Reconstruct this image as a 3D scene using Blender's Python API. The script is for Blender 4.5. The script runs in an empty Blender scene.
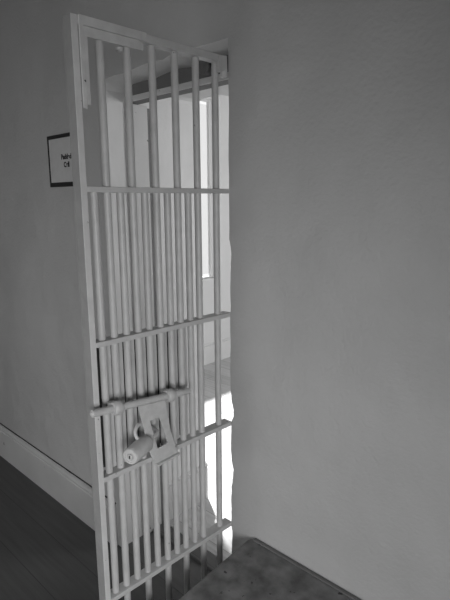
import bpy, bmesh, math, random
from mathutils import Vector, Matrix
random.seed(7)
S = bpy.context.scene
COL = S.collection

# ------------------------------------------------------------------ camera
def make_camera():
    cx, cy, cz, yaw, pit, rol, f = 1.1177, -1.1979, 1.62, .7611, .1932, -.0073, 502.56
    F = Vector((-math.sin(yaw)*math.cos(pit), math.cos(yaw)*math.cos(pit), -math.sin(pit)))
    R = F.cross(Vector((0, 0, 1))).normalized(); U = R.cross(F)
    R2 = R*math.cos(rol)+U*math.sin(rol); U2 = -R*math.sin(rol)+U*math.cos(rol)
    m = Matrix((R2, U2, -F)).transposed().to_4x4(); m.translation = (cx, cy, cz)
    c = bpy.data.cameras.new('camera'); o = bpy.data.objects.new('camera', c); COL.objects.link(o)
    c.sensor_fit = 'VERTICAL'; c.sensor_height = 24; c.lens = 24*f/600; c.clip_start = .05
    o.matrix_world = m; S.camera = o
make_camera()

# ------------------------------------------------------------------ light
W = bpy.data.worlds.new('sky'); S.world = W; W.use_nodes = True
W.node_tree.nodes['Background'].inputs[0].default_value = (1, 1, 1, 1)
W.node_tree.nodes['Background'].inputs[1].default_value = .72
def aim(o, d):
    o.rotation_euler = Vector(d).to_track_quat('-Z', 'Y').to_euler()
def sun(d, e, ang):
    l = bpy.data.lights.new('sun', 'SUN'); l.energy = e; l.angle = math.radians(ang)
    o = bpy.data.objects.new('sun', l); COL.objects.link(o); aim(o, d)
def area(name, loc, d, sx, sy, e, spread=180):
    l = bpy.data.lights.new(name, 'AREA'); l.shape = 'RECTANGLE'; l.size = sx; l.size_y = sy; l.energy = e
    l.spread = math.radians(spread)
    o = bpy.data.objects.new(name, l); COL.objects.link(o); o.location = loc; aim(o, d)
sun((.864, -.503, -1.05), 8, 3.5)
area('cell_window_daylight', (2.17, -2.0, 1.25), (-1, .30, -.42), 1.1, .9, 18, 110)
area('back_fill_light', (-.2, -2.87, 1.4), (-.1, 1, -.42), 1.0, .9, 6, 120)  # unseen fill lamp added to brighten the left wall
area('hall_fill_light', (1.58, 2.9, 1.5), (-1, 0, 0), 1.4, 1.3, 64)  # unseen lamp added to brighten the hall and doorway
S.view_settings.view_transform = 'Standard'; S.view_settings.look = 'None'
S.view_settings.gamma = 1; S.view_settings.use_curve_mapping = False
S.view_settings.exposure = .45

# ------------------------------------------------------------------ materials
def mat(name, v, rough=.6, var=.0, vscale=3, bump=0, bscale=40, spots=0, spotscale=30, spotv=.08, metal=0, coat2=None):
    """grey painted / plastered surface: slight mottling, bump and chipped spots"""
    m = bpy.data.materials.new(name); m.use_nodes = True
    N = m.node_tree.nodes; L = m.node_tree.links; b = N['Principled BSDF']
    b.inputs['Roughness'].default_value = rough; b.inputs['Metallic'].default_value = metal
    g = N.new('ShaderNodeNewGeometry')
    n = N.new('ShaderNodeTexNoise'); n.inputs['Scale'].default_value = vscale; n.inputs['Detail'].default_value = 5
    L.new(g.outputs['Position'], n.inputs['Vector'])
    r = N.new('ShaderNodeMapRange'); r.inputs[1].default_value = .3; r.inputs[2].default_value = .7
    r.inputs[3].default_value = v*(1-var); r.inputs[4].default_value = v*(1+var)
    L.new(n.outputs[0], r.inputs[0])
    c = N.new('ShaderNodeCombineColor')
    src = r.outputs[0]
    if spots:
        n2 = N.new('ShaderNodeTexNoise'); n2.inputs['Scale'].default_value = spotscale; n2.inputs['Detail'].default_value = 3
        L.new(g.outputs['Position'], n2.inputs['Vector'])
        r2 = N.new('ShaderNodeMapRange'); r2.inputs[1].default_value = spots; r2.inputs[2].default_value = spots+.03
        L.new(n2.outputs[0], r2.inputs[0])
        mx = N.new('ShaderNodeMix'); L.new(r2.outputs[0], mx.inputs[0]); L.new(src, mx.inputs[2]); mx.inputs[3].default_value = spotv
        src = mx.outputs[0]
    for i in range(3): L.new(src, c.inputs[i])
    L.new(c.outputs[0], b.inputs['Base Color'])
    if bump:
        n3 = N.new('ShaderNodeTexNoise'); n3.inputs['Scale'].default_value = bscale; n3.inputs['Detail'].default_value = 6
        L.new(g.outputs['Position'], n3.inputs['Vector'])
        n4 = N.new('ShaderNodeTexNoise'); n4.inputs['Scale'].default_value = 4; n4.inputs['Detail'].default_value = 2
        L.new(g.outputs['Position'], n4.inputs['Vector'])
        ad = N.new('ShaderNodeMath'); ad.operation = 'MULTIPLY_ADD'; ad.inputs[1].default_value = 8 if coat2 else .5
        L.new(n4.outputs[0], ad.inputs[0]); L.new(n3.outputs[0], ad.inputs[2])
        bp = N.new('ShaderNodeBump'); bp.inputs['Strength'].default_value = bump; bp.inputs['Distance'].default_value = .004
        L.new(ad.outputs[0], bp.inputs['Height']); L.new(bp.outputs[0], b.inputs['Normal'])
    return m
def plank_mat(name, v, width, gap, gapv, rough=.5):
    """floor boards running along world X"""
    m = bpy.data.materials.new(name); m.use_nodes = True
    N = m.node_tree.nodes; L = m.node_tree.links; b = N['Principled BSDF']; b.inputs['Roughness'].default_value = rough
    g = N.new('ShaderNodeNewGeometry'); s = N.new('ShaderNodeSeparateXYZ'); L.new(g.outputs['Position'], s.inputs[0])
    def M(op, a, bb=None):
        n = N.new('ShaderNodeMath'); n.operation = op
        for i, x in enumerate((a, bb)):
            if x is None: continue
            if isinstance(x, (int, float)): n.inputs[i].default_value = x
            else: L.new(x, n.inputs[i])
        return n.outputs[0]
    yy = M('DIVIDE', s.outputs[1], width); fr = M('FRACT', yy); idx = M('FLOOR', yy)
    gapm = M('LESS_THAN', fr, gap/width)
    wn = N.new('ShaderNodeTexWhiteNoise'); wn.noise_dimensions = '1D'; L.new(idx, wn.inputs['W'])
    xx = M('DIVIDE', M('ADD', s.outputs[0], M('MULTIPLY', wn.outputs[0], 1.7)), 1.9)
    endm = M('LESS_THAN', M('FRACT', xx), .0015)
    gapm = M('MAXIMUM', gapm, endm)
    mp = N.new('ShaderNodeMapping'); mp.inputs['Scale'].default_value = (2, 30, 2); L.new(g.outputs['Position'], mp.inputs[0])
    n = N.new('ShaderNodeTexNoise'); n.inputs['Scale'].default_value = 1.5; n.inputs['Detail'].default_value = 6; L.new(mp.outputs[0], n.inputs['Vector'])
    val = M('MULTIPLY', M('ADD', M('MULTIPLY', n.outputs[0], .7), M('ADD', M('MULTIPLY', wn.outputs[0], .25), .5)), v)
    mx = N.new('ShaderNodeMix'); L.new(gapm, mx.inputs[0]); L.new(val, mx.inputs[2]); mx.inputs[3].default_value = gapv
    c = N.new('ShaderNodeCombineColor')
    for i in range(3): L.new(mx.outputs[0], c.inputs[i])
    L.new(c.outputs[0], b.inputs['Base Color'])
    bp = N.new('ShaderNodeBump'); bp.inputs['Strength'].default_value = .4; bp.inputs['Distance'].default_value = .002
    L.new(M('SUBTRACT', n.outputs[0], M('MULTIPLY', gapm, 3)), bp.inputs['Height']); L.new(bp.outputs[0], b.inputs['Normal'])
    return m
def glass_mat():
    m = bpy.data.materials.new('window_glass'); m.use_nodes = True
    N = m.node_tree.nodes; L = m.node_tree.links; N.remove(N['Principled BSDF'])
    t = N.new('ShaderNodeBsdfTransparent'); t.inputs[0].default_value = (.93, .93, .93, 1)
    gl = N.new('ShaderNodeBsdfGlossy'); gl.inputs['Roughness'].default_value = .03
    mx = N.new('ShaderNodeMixShader'); mx.inputs[0].default_value = .06
    L.new(t.outputs[0], mx.inputs[1]); L.new(gl.outputs[0], mx.inputs[2]); L.new(mx.outputs[0], N['Material Output'].inputs[0])
    return m
M_wall = mat('cell_wall_plaster', .43, .55, .06, 2.5, .55, 75, coat2=1)
M_hall = mat('hall_wall_paint', .60, .6, .03, 3, .15, 60)
M_reveal = mat('doorway_bounce_lit', .62, .5, .05, 4, .3, 50)
M_gate = mat('gate_white_paint', .50, .42, .07, 22, .35, 90, .77, 42, .10)
M_stile = mat('gate_stile_paint', .55, .42, .07, 22, .35, 90, .70, 55, .10)
M_plate = mat('corner_plate_paint', .54, .5, .10, 30, .5, 70, .74, 70, .08)
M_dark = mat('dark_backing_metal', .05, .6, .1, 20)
M_lock = mat('padlock_metal', .48, .42, .10, 40, .3, 120)
M_frame = mat('door_frame_paint', .50, .5, .06, 8, .25, 60, .70, 28, .12)
M_head = mat('shaded_frame_wood', .13, .6, .12, 9, .3, 60)
M_base = mat('baseboard_paint', .50, .45, .06, 5, .2, 50, .74, 22, .12)
M_ceil = mat('ceiling_paint', .38, .7, .04, 3)
M_bench = mat('bench_dark_stain', .13, .6, .50, 19, .5, 55, .66, 40, .03)
M_rim = mat('bench_rim', .13, .5, .15, 14, .3, 60)
M_floor = plank_mat('cell_floor_boards', .085, .19, .004, .04)
M_hfloor = plank_mat('hall_floor_boards', .46, .16, .003, .16)
M_paper = mat('sign_paper', .51, .6, .04, 30)
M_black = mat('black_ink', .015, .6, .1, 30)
M_glass = glass_mat()

# ------------------------------------------------------------------ mesh helpers
def obj(name, bm, m, parent=None, smooth=False, bevel=0, seg=2):
    me = bpy.data.meshes.new(name)
    bmesh.ops.recalc_face_normals(bm, faces=bm.faces)
    if smooth:
        for f in bm.faces: f.smooth = True
    bm.to_mesh(me); bm.free()
    me.materials.append(m)
    o = bpy.data.objects.new(name, me); COL.objects.link(o)
    if parent: o.parent = parent
    if bevel:
        b = o.modifiers.new('b', 'BEVEL'); b.width = bevel; b.segments = seg; b.limit_method = 'ANGLE'
        b.angle_limit = math.radians(35)
    if smooth:
        e = o.modifiers.new('s', 'EDGE_SPLIT'); e.split_angle = math.radians(40)
    return o
def struct(name, bm, m, **k):
    o = obj(name, bm, m, **k); o['kind'] = 'structure'; return o
def thing(name, label, cat, loc=(0, 0, 0), group=None):
    o = bpy.data.objects.new(name, None); COL.objects.link(o); o.location = loc; o.empty_display_size = .05
    o['label'] = label; o['category'] = cat
    if group: o['group'] = group
    return o
def B(): return bmesh.new()
def box(bm, a, b):
    x0, y0, z0 = [min(a[i], b[i]) for i in range(3)]; x1, y1, z1 = [max(a[i], b[i]) for i in range(3)]
    v = [bm.verts.new(p) for p in ((x0,y0,z0),(x1,y0,z0),(x1,y1,z0),(x0,y1,z0),(x0,y0,z1),(x1,y0,z1),(x1,y1,z1),(x0,y1,z1))]
    for f in ((0,3,2,1),(4,5,6,7),(0,1,5,4),(1,2,6,5),(2,3,7,6),(3,0,4,7)): bm.faces.new([v[i] for i in f])
    return bm
def tube(bm, pts, radii, seg=16, cap=True):
    """swept round section through pts with a radius at each point"""
    pts = [Vector(p) for p in pts]
    if not hasattr(radii, '__len__'): radii = [radii]*len(pts)
    rings = []; prev = None
    for i, p in enumerate(pts):
        a = pts[max(i-1, 0)]; b = pts[min(i+1, len(pts)-1)]
        t = (b-a)
        if t.length < 1e-7: t = prev
        t = t.normalized(); prev = t
        if i == 0:
            n = t.orthogonal().normalized()
        else:
            n = (n - t*n.dot(t)).normalized()
        bn = t.cross(n)
        rings.append([bm.verts.new(p+(n*math.cos(2*math.pi*k/seg)+bn*math.sin(2*math.pi*k/seg))*radii[i]) for k in range(seg)])
    for r0, r1 in zip(rings, rings[1:]):
        for k in range(seg): bm.faces.new((r0[k], r0[(k+1) % seg], r1[(k+1) % seg], r1[k]))
    if cap:
        bm.faces.new(rings[0][::-1]); bm.faces.new(rings[-1])
    return bm
def lathe(bm, p0, axis, prof, seg=28):
    """prof: (distance along axis, radius)"""
    ax = Vector(axis).normalized(); p0 = Vector(p0)
    n = ax.orthogonal().normalized(); bn = ax.cross(n); rings = []
    for d, r in prof:
        rings.append([bm.verts.new(p0+ax*d+(n*math.cos(2*math.pi*k/seg)+bn*math.sin(2*math.pi*k/seg))*max(r, 1e-4)) for k in range(seg)])
    for r0, r1 in zip(rings, rings[1:]):
        for k in range(seg): bm.faces.new((r0[k], r0[(k+1) % seg], r1[(k+1) % seg], r1[k]))
    bm.faces.new(rings[0][::-1]); bm.faces.new(rings[-1])
    return bm
def prism(bm, pts, off, to3):
    """closed polygon pts (2-D) mapped by to3(p, depth) between the two depths in off"""
    a = [bm.verts.new(to3(p, off[0])) for p in pts]; b = [bm.verts.new(to3(p, off[1])) for p in pts]
    bm.faces.new(a); bm.faces.new(b[::-1]); n = len(pts)
    for i in range(n): bm.faces.new((a[i], b[i], b[(i+1) % n], a[(i+1) % n]))
    return bm

# ------------------------------------------------------------------ setting
T = .545              # thickness of the wall with the doorway
XO = -.715            # left reveal of the doorway
ZT = 2.105            # top of the opening
HC = 2.75             # ceiling height of the cell
XR = 2.20             # cell wall holding the window
def xz(p, d): return (p[0], d, p[1])
def yz(p, d): return (d, p[0], p[1])
def xy(p, d): return (p[0], p[1], d)
# wall to the right of the doorway, worn and chipped along its edge
edge = [(0.000, 0), (.004, .12), (.001, .25), (.002, .36), (.006, .43), (.001, .47), (.000, .56), (.003, .62), (.010, .66), (.012, .69),
        (.004, .72), (.001, .76), (.002, .83), (.004, .87), (.013, .89), (.014, .915), (.006, .94), (.001, .98), (-.001, 1.05), (.001, 1.14),
        (-.001, 1.22), (.003, 1.28), (.000, 1.34), (.004, 1.41), (.006, 1.45), (.003, 1.48), (-.002, 1.50), (-.001, 1.60), (-.003, 1.75), (-.001, 1.9), (-.002, ZT)]
def fine(e, amp):
    out = []
    for (a, b) in zip(e, e[1:]):
        for k in range(3):
            t = k/3; out.append((a[0]+(b[0]-a[0])*t+random.uniform(-amp, amp), a[1]+(b[1]-a[1])*t))
    return out+[e[-1]]
bm = B(); prism(bm, fine(edge, .0009)+[(0-.002, HC), (XR, HC), (XR, 0)], (0, T), xz)
struct('wall_right', bm, M_wall)
# wall to the left of the doorway and above it, softly rounded plaster corners
top = [(XO-.002, 1.9), (XO, 2.066), (XO+.006, 2.080), (XO+.02, 2.090), (XO+.05, 2.095), (-.60, 2.098), (-.52, 2.094), (-.45, 2.102), (-.38, 2.106), (-.31, 2.100), (-.27, 2.108),
       (-.2, 2.110), (-.1, 2.106), (-.002, ZT)]
bm = B(); prism(bm, [(-3.3, 0), (XO, 0), (XO, 1.0)]+top+[(-.002, HC), (-3.3, HC)], (0, T), xz)
wl = struct('wall_left', bm, M_wall)
wl.data.materials.append(M_reveal)                  # doorway's inner faces are coloured lighter to stand in for bounced hall light
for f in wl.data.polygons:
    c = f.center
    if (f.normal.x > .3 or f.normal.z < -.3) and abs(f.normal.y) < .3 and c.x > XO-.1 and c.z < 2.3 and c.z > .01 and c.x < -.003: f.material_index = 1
bm = B(); box(bm, (-3.4, -2.9, 0), (-3.3, T, HC)); struct('wall_side', bm, M_wall)
bm = B()
for a, b in (((-3.4, -3.0, 0), (-.75, -2.9, HC)), ((.35, -3.0, 0), (XR+.1, -2.9, HC)), ((-.75, -3.0, 0), (.35, -2.9, .95)), ((-.75, -3.0, 2.05), (.35, -2.9, HC))): box(bm, a, b)
bmesh.ops.remove_doubles(bm, verts=bm.verts, dist=1e-5); struct('wall_back', bm, M_wall)
def wall_with_hole(bm, ax, d0, d1, a0, a1, z1, h):
    """wall slab along axis y with a rectangular hole h=(a,b,z0,z1)"""
    for lo, hi, zl, zh in ((a0, h[0], 0, z1), (h[1], a1, 0, z1), (h[0], h[1], 0, h[2]), (h[0], h[1], h[3], z1)):
        box(bm, (d0, lo, zl), (d1, hi, zh))
    bmesh.ops.remove_doubles(bm, verts=bm.verts, dist=1e-5)
bm = B(); wall_with_hole(bm, 0, XR, XR+.1, -2.9, T, HC, (-2.6, -1.4, .7, 1.8)); struct('wall_window', bm, M_wall)
bm = B(); box(bm, (-3.4, -3.0, HC), (XR+.1, T, HC+.1)); struct('ceiling', bm, M_ceil)
bm = B(); box(bm, (-3.4, -3.0, -.1), (XR+.1, .18, 0)); struct('floor', bm, M_floor)
bm = B(); box(bm, (-2.7, .266, -.1), (1.6, 4.6, 0)); struct('floor', bm, M_hfloor)
# the bright hall beyond
XF = -2.40
HH = 2.62
HW = (1.15, 2.362, .872, 2.56)
bm = B(); wall_with_hole(bm, 0, XF-.06, XF, T, 4.5, HH+.1, HW); struct('wall_far', bm, M_hall)
bm = B(); box(bm, (XF-.12, 4.5, 0), (1.6, 4.6, HH+.1)); struct('wall_end', bm, M_hall)
bm = B(); wall_with_hole(bm, 0, 1.5, 1.6, T, 4.5, HH+.1, (2.15, 3.65, .8, 2.2)); struct('wall_hall', bm, M_hall)
bm = B(); box(bm, (XF-.12, T, HH), (1.6, 4.6, HH+.1)); struct('ceiling', bm, M_hall)
bm = B(); box(bm, (XF, T+.001, 0), (XO-.002, T+.012, HH-.001)); struct('trim_3', bm, M_hall)   # hall-side plaster skin
def window(name, x0, x1, h, into, rail=True, wz=.045):
    root = bpy.data.objects.new(name, None); COL.objects.link(root); root['kind'] = 'structure'
    y0, y1, z0, z1 = h; w = .045; bm = B()
    box(bm, (x0, y0, z0), (x1, y0+w, z1)); box(bm, (x0, y1-w, z0), (x1, y1, z1))
    box(bm, (x0, y0+w, z0), (x1, y1-w, z0+wz)); box(bm, (x0, y0+w, z1-wz), (x1, y1-w, z1))
    zm = (z0+z1)/2
    if rail: box(bm, (x0+.005, y0+w, zm-.015), (x1-.005, y1-w, zm+.015))
    obj('window_frame', bm, M_hall, root)
    xm = (x0+x1)/2; bm = B(); box(bm, (xm-.002, y0+w, z0+w), (xm+.002, y1-w, z1-w)); obj('pane', bm, M_glass, root)
    bm = B(); box(bm, (min(into), y0-.02, z0-.025), (max(into), y1+.02, z0)); obj('window_sill', bm, M_hall, root, bevel=.004)
    return root
window('window_1', XF-.055, XF-.025, HW, (XF-.03, XF-.001), False, .018)
window('window_2', XR+.04, XR+.08, (-2.6, -1.4, .7, 1.8), (XR-.02, XR+.03))
bm = B(); box(bm, (XF, T+.012, 0), (XF+.018, 4.5, .19)); box(bm, (XF, T+.012, .19), (XF+.010, 4.5, .207)); struct('baseboard_far', bm, M_hall, bevel=.003)
window('fill_window_3', 1.52, 1.56, (2.15, 3.65, .8, 2.2), (1.48, 1.53))  # unseen window added to hold the hall's fill lamp
w4 = window('fill_window_4', -.04, .0, (-.35, .75, .95, 2.05), (-.03, .06))      # added back wall window for the fill light, turned to face the doorway
w4.rotation_euler = (0, 0, math.pi/2); w4.location = (0, -2.94, 0)
# baseboards
def board(bm, p0, p1, n):
    """plain tall board with a thin moulded cap; n is the outward normal, p0/p1 lie on the wall"""
    n = Vector(n); p0 = Vector(p0); p1 = Vector(p1)
    prof = [(0, 0), (.020, 0), (.020, .182), (.016, .186), (.016, .190), (.022, .196), (.022, .204), (.014, .212), (.006, .216), (0, .218)]
    r0 = [bm.verts.new(p0+n*a+Vector((0, 0, z))) for a, z in prof]; r1 = [bm.verts.new(p1+n*a+Vector((0, 0, z))) for a, z in prof]
    k = len(prof)
    for i in range(k): bm.faces.new((r0[i], r1[i], r1[(i+1) % k], r0[(i+1) % k]))
    bm.faces.new(r0[::-1]); bm.faces.new(r1)
bm = B(); board(bm, (-3.3, 0, 0), (XO-.03, 0, 0), (0, -1, 0)); struct('baseboard_left', bm, M_base)
bm = B(); box(bm, (-3.3, -.0035, .2182), (XO-.03, 0, .2235)); struct('trim_2', bm, M_black)      # black strip stands in for the shadow gap above the board
bm = B(); board(bm, (XO-.012, .262, 0), (XO-.012, T+.024, 0), (1, 0, 0)); struct('baseboard_doorway', bm, M_base)
# wooden frame set in the thick wall
fr = bpy.data.objects.new('door_1', None); COL.objects.link(fr); fr['kind'] = 'structure'
FY0, FY1 = .130, .235
bm = B(); box(bm, (XO-.02, FY0, 0), (XO+.012, FY1, 2.028)); obj('frame_post', bm, M_frame, fr, bevel=.003)
bm = B(); box(bm, (XO-.02, FY1+.002, 0), (XO+.004, FY1+.02, 2.02)); obj('stop_strip', bm, M_head, fr)  # dark colour stands in for the shaded slit behind the post
bm = B(); box(bm, (XO+.0, FY0+.004, 2.029), (-.004, FY0+.062, 2.11)); o = obj('frame_head', bm, M_head, fr, bevel=.002)  # dark colour stands in for shade on the recessed head
bm = B(); box(bm, (XO+.0, FY0-.008, 2.028), (-.004, FY0+.0035, 2.049)); obj('head_moulding', bm, M_frame, fr, bevel=.002)
bm = B(); box(bm, (XO+.0, .178, -.1), (-.001, .252, .014)); struct('trim_1', bm, M_floor, bevel=.004)

# ------------------------------------------------------------------ barred gate
PHI = .0225
gate = thing('barred_gate', 'white painted iron bar gate standing open in the cell doorway', 'gate')
gate.rotation_euler = (0, 0, -PHI)
ZB = [2.051, 1.660, 1.256, .866, .475, .070]        # top of each rail
UL = .524
def gp(p, d): return (d, -p[0], p[1])       # (u, z), depth -> gate space
for i, z in enumerate(ZB):
    bm = B(); h = .020 if i == 0 else .0145; dep = .038 if i else .030
    u0 = .012 if i == 0 else -.006
    box(bm, (-dep, -u0, z-h), (0, -.5065, z))
    obj('top_rail' if i == 0 else ('bottom_rail' if i == 5 else 'crossbar'), bm, M_gate, gate, bevel=.0015)
bm = B(); box(bm, (-.038, -.5065, .05), (0, -UL, 2.052)); so = obj('stile', bm, M_stile, gate, bevel=.0012)
so.data.materials.append(mat('shaded_edge_paint', .27, .5, .08, 22, .3, 90))
for f in so.data.polygons:
    if f.normal.y < -.5: f.material_index = 1         # outer edge face is coloured darker to stand in for shade on that side
prim = [.041, .120, .199, .278, .358, .438]; sec = [.159, .238, .318, .398, .477]
def bar(u, z0, z1, r):
    bm = B(); n = 9; ox, oy = random.uniform(-.0006, .0006), random.uniform(-.0007, .0007)
    pts = [(-.0195+ox*math.sin(3.1*k/n), -u+oy*math.sin(3.1*k/n), z0+(z1-z0)*k/n) for k in range(n+1)]
    tube(bm, pts, r, 18); return obj('bar', bm, M_gate, gate, smooth=True)
for u in prim:
    bar(u, ZB[5]-.010, 2.036, .0106)
for u in sec: bar(u, ZB[4]-.012, ZB[1]-.006, .0104)
# lock panel between the second and third crossbars: dark backing with upright straps
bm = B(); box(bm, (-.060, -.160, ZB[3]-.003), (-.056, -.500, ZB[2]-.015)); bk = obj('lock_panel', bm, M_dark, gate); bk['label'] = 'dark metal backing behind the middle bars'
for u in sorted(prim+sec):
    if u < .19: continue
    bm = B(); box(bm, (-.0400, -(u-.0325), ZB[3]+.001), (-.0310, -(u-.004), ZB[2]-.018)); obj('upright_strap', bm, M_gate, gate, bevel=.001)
# doubled corner plates at the top lock-side corner
def strip(name, pts, d, m=M_plate):
    bm = B(); prism(bm, pts, d, gp); return obj(name, bm, m, gate, bevel=.0010)
strip('corner_plate', [(.505, 2.0525), (.505, 1.846), (.4945, 1.842), (.494, 2.031), (.315, 2.031), (.309, 2.0525)], (.0003, .0045))
strip('corner_plate', [(.4935, 2.030), (.4935, 1.853), (.4835, 1.853), (.484, 2.0075), (.322, 2.0075), (.320, 2.024), (.335, 2.030)], (.0003, .0036))
bm = B()
for u in (.386,):
    bm = B(); lathe(bm, (-.010, -u, 2.004), (0, 0, -1), [(0, .010), (.006, .010), (.010, .004)], 14)
    obj('rivet', bm, M_gate, gate, smooth=True)
# hinge at the top: plate welded to the rail, pin and knuckle
strip('hinge_plate', [(.046, 2.046), (.012, 2.052), (.010, 2.010), (.046, 2.002)], (-.028, .004), M_gate)
bm = B(); lathe(bm, (-.006, -.016, 2.012), (0, 0, -1), [(0, .011), (.018, .011), (.022, .006)], 16); obj('hinge_pin', bm, M_stile, gate, smooth=True)
# sliding bolt with its two collars
R0 = Vector((.030, -.552, 1.080)); R1 = Vector((.030, -.212, 1.049)); ax = (R1-R0).normalized()
bm = B(); lathe(bm, R0, ax, [(0, .0045), (.004, .006), (.0045, .0102), (.30, .0102), (.335, .0098), (.340, .008), (.342, .003)], 20)
bolt = obj('slide_bolt', bm, M_lock, gate, smooth=True)
for u in (.472, .289):
    t = (.552-u)/(.552-.212); c = R0.lerp(R1, t); bm = B()
    lathe(bm, c-ax*.0135, ax, [(0, .0103), (0.0001, .0165), (.004, .0190), (.009, .0200), (.017, .0200), (.023, .0185), (.027, .0160), (.0271, .0103)], 24)
    box(bm, (-.004, c.y-.010, c.z-.010), (c.x-.004, c.y+.010, c.z+.010))
    obj('bolt_collar', bm, M_lock, bolt, smooth=True)
# slotted hasp plate hanging askew from the bolt
outer = [(.411, 1.062), (.315, 1.052), (.298, .948), (.275, .868), (.356, .862), (.375, .903)]
hole = [(.3730, 1.006), (.3390, 1.006), (.3110, .915), (.3490, .911)]
bm = B()
def hasp_ring(d):
    return [bm.verts.new(gp(p, d)) for p in outer], [bm.verts.new(gp(p, d)) for p in hole]
o0, h0 = hasp_ring(.037); o1, h1 = hasp_ring(.0415)
quads = [((0, 1), (1, 0)), ((1, 2, 3), (2, 1)), ((3, 4), (3, 2)), ((4, 5, 0), (0, 3))]
for oi, hi in quads:
    bm.faces.new([o0[k] for k in oi]+[h0[k] for k in hi]); bm.faces.new([o1[k] for k in oi]+[h1[k] for k in hi])
for a, b in ((o0, o1), (h0, h1)):
    for k in range(len(a)): bm.faces.new((a[k], a[(k+1) % len(a)], b[(k+1) % len(a)], b[k]))
hasp = obj('hasp_plate', bm, M_lock, gate, bevel=.001)
bm = B(); prism(bm, [(.273, .872), (.357, .866), (.357, .860), (.274, .866)], (.034, .052), gp); obj('hasp_lip', bm, M_lock, hasp, bevel=.001)
# staple through the slot, welded to the bars
def arc(c, a, b, n=10, t0=0, t1=math.pi):
    c, a, b = Vector(c), Vector(a), Vector(b)
    return [c+a*math.cos(t0+(t1-t0)*k/n)+b*math.sin(t0+(t1-t0)*k/n) for k in range(n+1)]
bm = B(); tube(bm, [(-.008, -.334, .957), (.028, -.338, .956), (.036, -.350, .954), (.042, -.366, .951)], [.0068, .0068, .0072, .0068], 14)
obj('staple', bm, M_lock, gate, smooth=True)

# ------------------------------------------------------------------ padlock (hangs in the staple)
lock = thing('padlock', 'round-bodied metal padlock hanging from the hasp of the barred gate', 'padlock')
rot = Matrix.Rotation(-PHI, 4, 'Z')
def G(p): return rot @ Vector(p)
e1 = G((.084, -.474, .949)); e0 = G((.050, -.393, .950)); la = (e1-e0).normalized(); LL = (e1-e0).length
bm = B(); lathe(bm, e0, la, [(0, .018), (.002, .0220), (.006, .0240), (LL*.5, .0245), (LL-.010, .0232), (LL-.002, .0222), (LL, .0205), (LL-.0003, .0165), (LL-.002, .0155), (LL-.0022, .0105), (LL-.004, .0100), (LL-.004, .001)], 36)
body = obj('lock_body', bm, M_lock, lock, smooth=True)
bm = B(); lathe(bm, e1-la*.0025, la, [(0, .0075), (.0035, .0075), (.004, .0065)], 20); kc = obj('lock_cylinder', bm, M_lock, body, smooth=True)
side = la.cross(Vector((0, 0, 1))).normalized(); upv = side.cross(la)
bm = B()
c = e1+la*.0016; q = [c+side*a+upv*b for a, b in ((-.002, -.0045), (.002, -.0045), (.002, .0045), (-.002, .0045))]
v0 = [bm.verts.new(p) for p in q]; v1 = [bm.verts.new(p+la*.0006) for p in q]
bm.faces.new(v0); bm.faces.new(v1[::-1])
for k in range(4): bm.faces.new((v0[k], v0[(k+1) % 4], v1[(k+1) % 4], v1[k]))
obj('keyhole', bm, M_black, body)
# shackle: leaves the back of the barrel, loops through the staple and returns
mid = e0+la*.012
p_a = mid+upv*.016; stp = G((.050, -.352, .975))
bm = B()
bm2 = [G(q) for q in ((.058, -.414, .960), (.050, -.424, .972), (.040, -.424, .989), (.033, -.410, 1.001), (.026, -.392, .998), (.024, -.378, .980), (.028, -.372, .962), (.040, -.380, .950))]
def smoothpts(P, n=6):
    out = []
    for i in range(len(P)-1):
        p0 = P[max(i-1, 0)]; p1 = P[i]; p2 = P[i+1]; p3 = P[min(i+2, len(P)-1)]
        for k in range(n):
            t = k/n; out.append(.5*((2*p1)+(p2-p0)*t+(2*p0-5*p1+4*p2-p3)*t*t+(-p0+3*p1-3*p2+p3)*t**3))
    return out+[P[-1]]
tube(bm, smoothpts([Vector(p) for p in bm2]), .0050, 14); obj('shackle', bm, M_lock, lock, smooth=True)

# ------------------------------------------------------------------ pintle bracket on the frame head
bm = B(); 
prism(bm, [(-.240, 2.062), (-.222, 2.052), (-.196, 2.051), (-.186, 2.062), (-.186, 2.088), (-.198, 2.098), (-.230, 2.102), (-.240, 2.094)], (.095, .135), xz)
obj('hinge_bracket', bm, M_bench, fr, bevel=.006)

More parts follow.
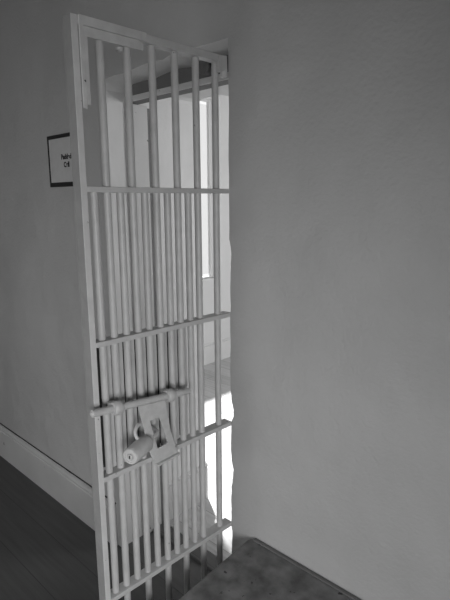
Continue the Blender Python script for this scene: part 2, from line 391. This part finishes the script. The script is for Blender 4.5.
# ------------------------------------------------------------------ sign on the left wall
sign = thing('wall_sign', 'small dark-edged paper sign reading Padded Cell on the left wall', 'sign', (-1.0, 0, 1.81))
X0, X1, Z0, Z1 = -.138, .150, -.112, .104
bm = B(); box(bm, (X0, -.006, Z0), (X1, 0, Z1)); obj('sign_panel', bm, M_paper, sign)
bm = B()
box(bm, (X0-.004, -.010, Z1-.010), (X1+.004, 0, Z1+.006)); box(bm, (X0-.004, -.010, Z0-.006), (X1+.004, 0, Z0+.014))
box(bm, (X0-.004, -.010, Z0+.014), (X0+.004, 0, Z1-.010)); box(bm, (X1-.004, -.010, Z0+.014), (X1+.004, 0, Z1-.010))
obj('sign_frame', bm, M_black, sign, bevel=.001)
for i, (t, z) in enumerate((('Padded', .002), ('Cell', -.032))):
    cu = bpy.data.curves.new('t', 'FONT'); cu.body = t; cu.size = .030; cu.align_x = 'CENTER'; cu.extrude = .0003; cu.offset = .0013
    tmp = bpy.data.objects.new('t', cu); COL.objects.link(tmp); bpy.context.view_layer.update()
    me = bpy.data.meshes.new_from_object(tmp.evaluated_get(bpy.context.evaluated_depsgraph_get())); bpy.data.objects.remove(tmp)
    me.materials.clear(); me.materials.append(M_black)
    o = bpy.data.objects.new('sign_lettering', me); COL.objects.link(o); o.parent = sign; o.rotation_euler = (math.pi/2, 0, 0); o.location = (.015, -.0065, z)

# ------------------------------------------------------------------ bench against the right wall
bench = thing('bench', 'dark stained slab bench against the wall beside the open gate', 'bench', (.098, 0, 0))
ZS = .468
def rounded(x0, x1, y0, y1, r, n=6):
    P = []
    for cx_, cy_, a in ((x1-r, y1-r, 0), (x0+r, y1-r, 90), (x0+r, y0+r, 180), (x1-r, y0+r, 270)):
        for k in range(n+1):
            t = math.radians(a+90*k/n); P.append((cx_+r*math.cos(t), cy_+r*math.sin(t)))
    return P
bm = B(); prism(bm, [(.004, -.010), (.011, -.0045), (1.9, -.004), (1.9, -.95), (.066, -.95), (.026, -.36), (.001, -.024)], (ZS-.055, ZS), xy); top_o = obj('bench_top', bm, M_bench, bench, bevel=.005, seg=3)
bm = B(); box(bm, (.02, -.016, ZS), (1.9, -.0035, ZS+.006)); obj('back_rim', bm, M_rim, bench, bevel=.002)
bm = B(); box(bm, (.09, -.90, 0), (1.87, -.02, ZS-.055)); obj('bench_base', bm, M_rim, bench)
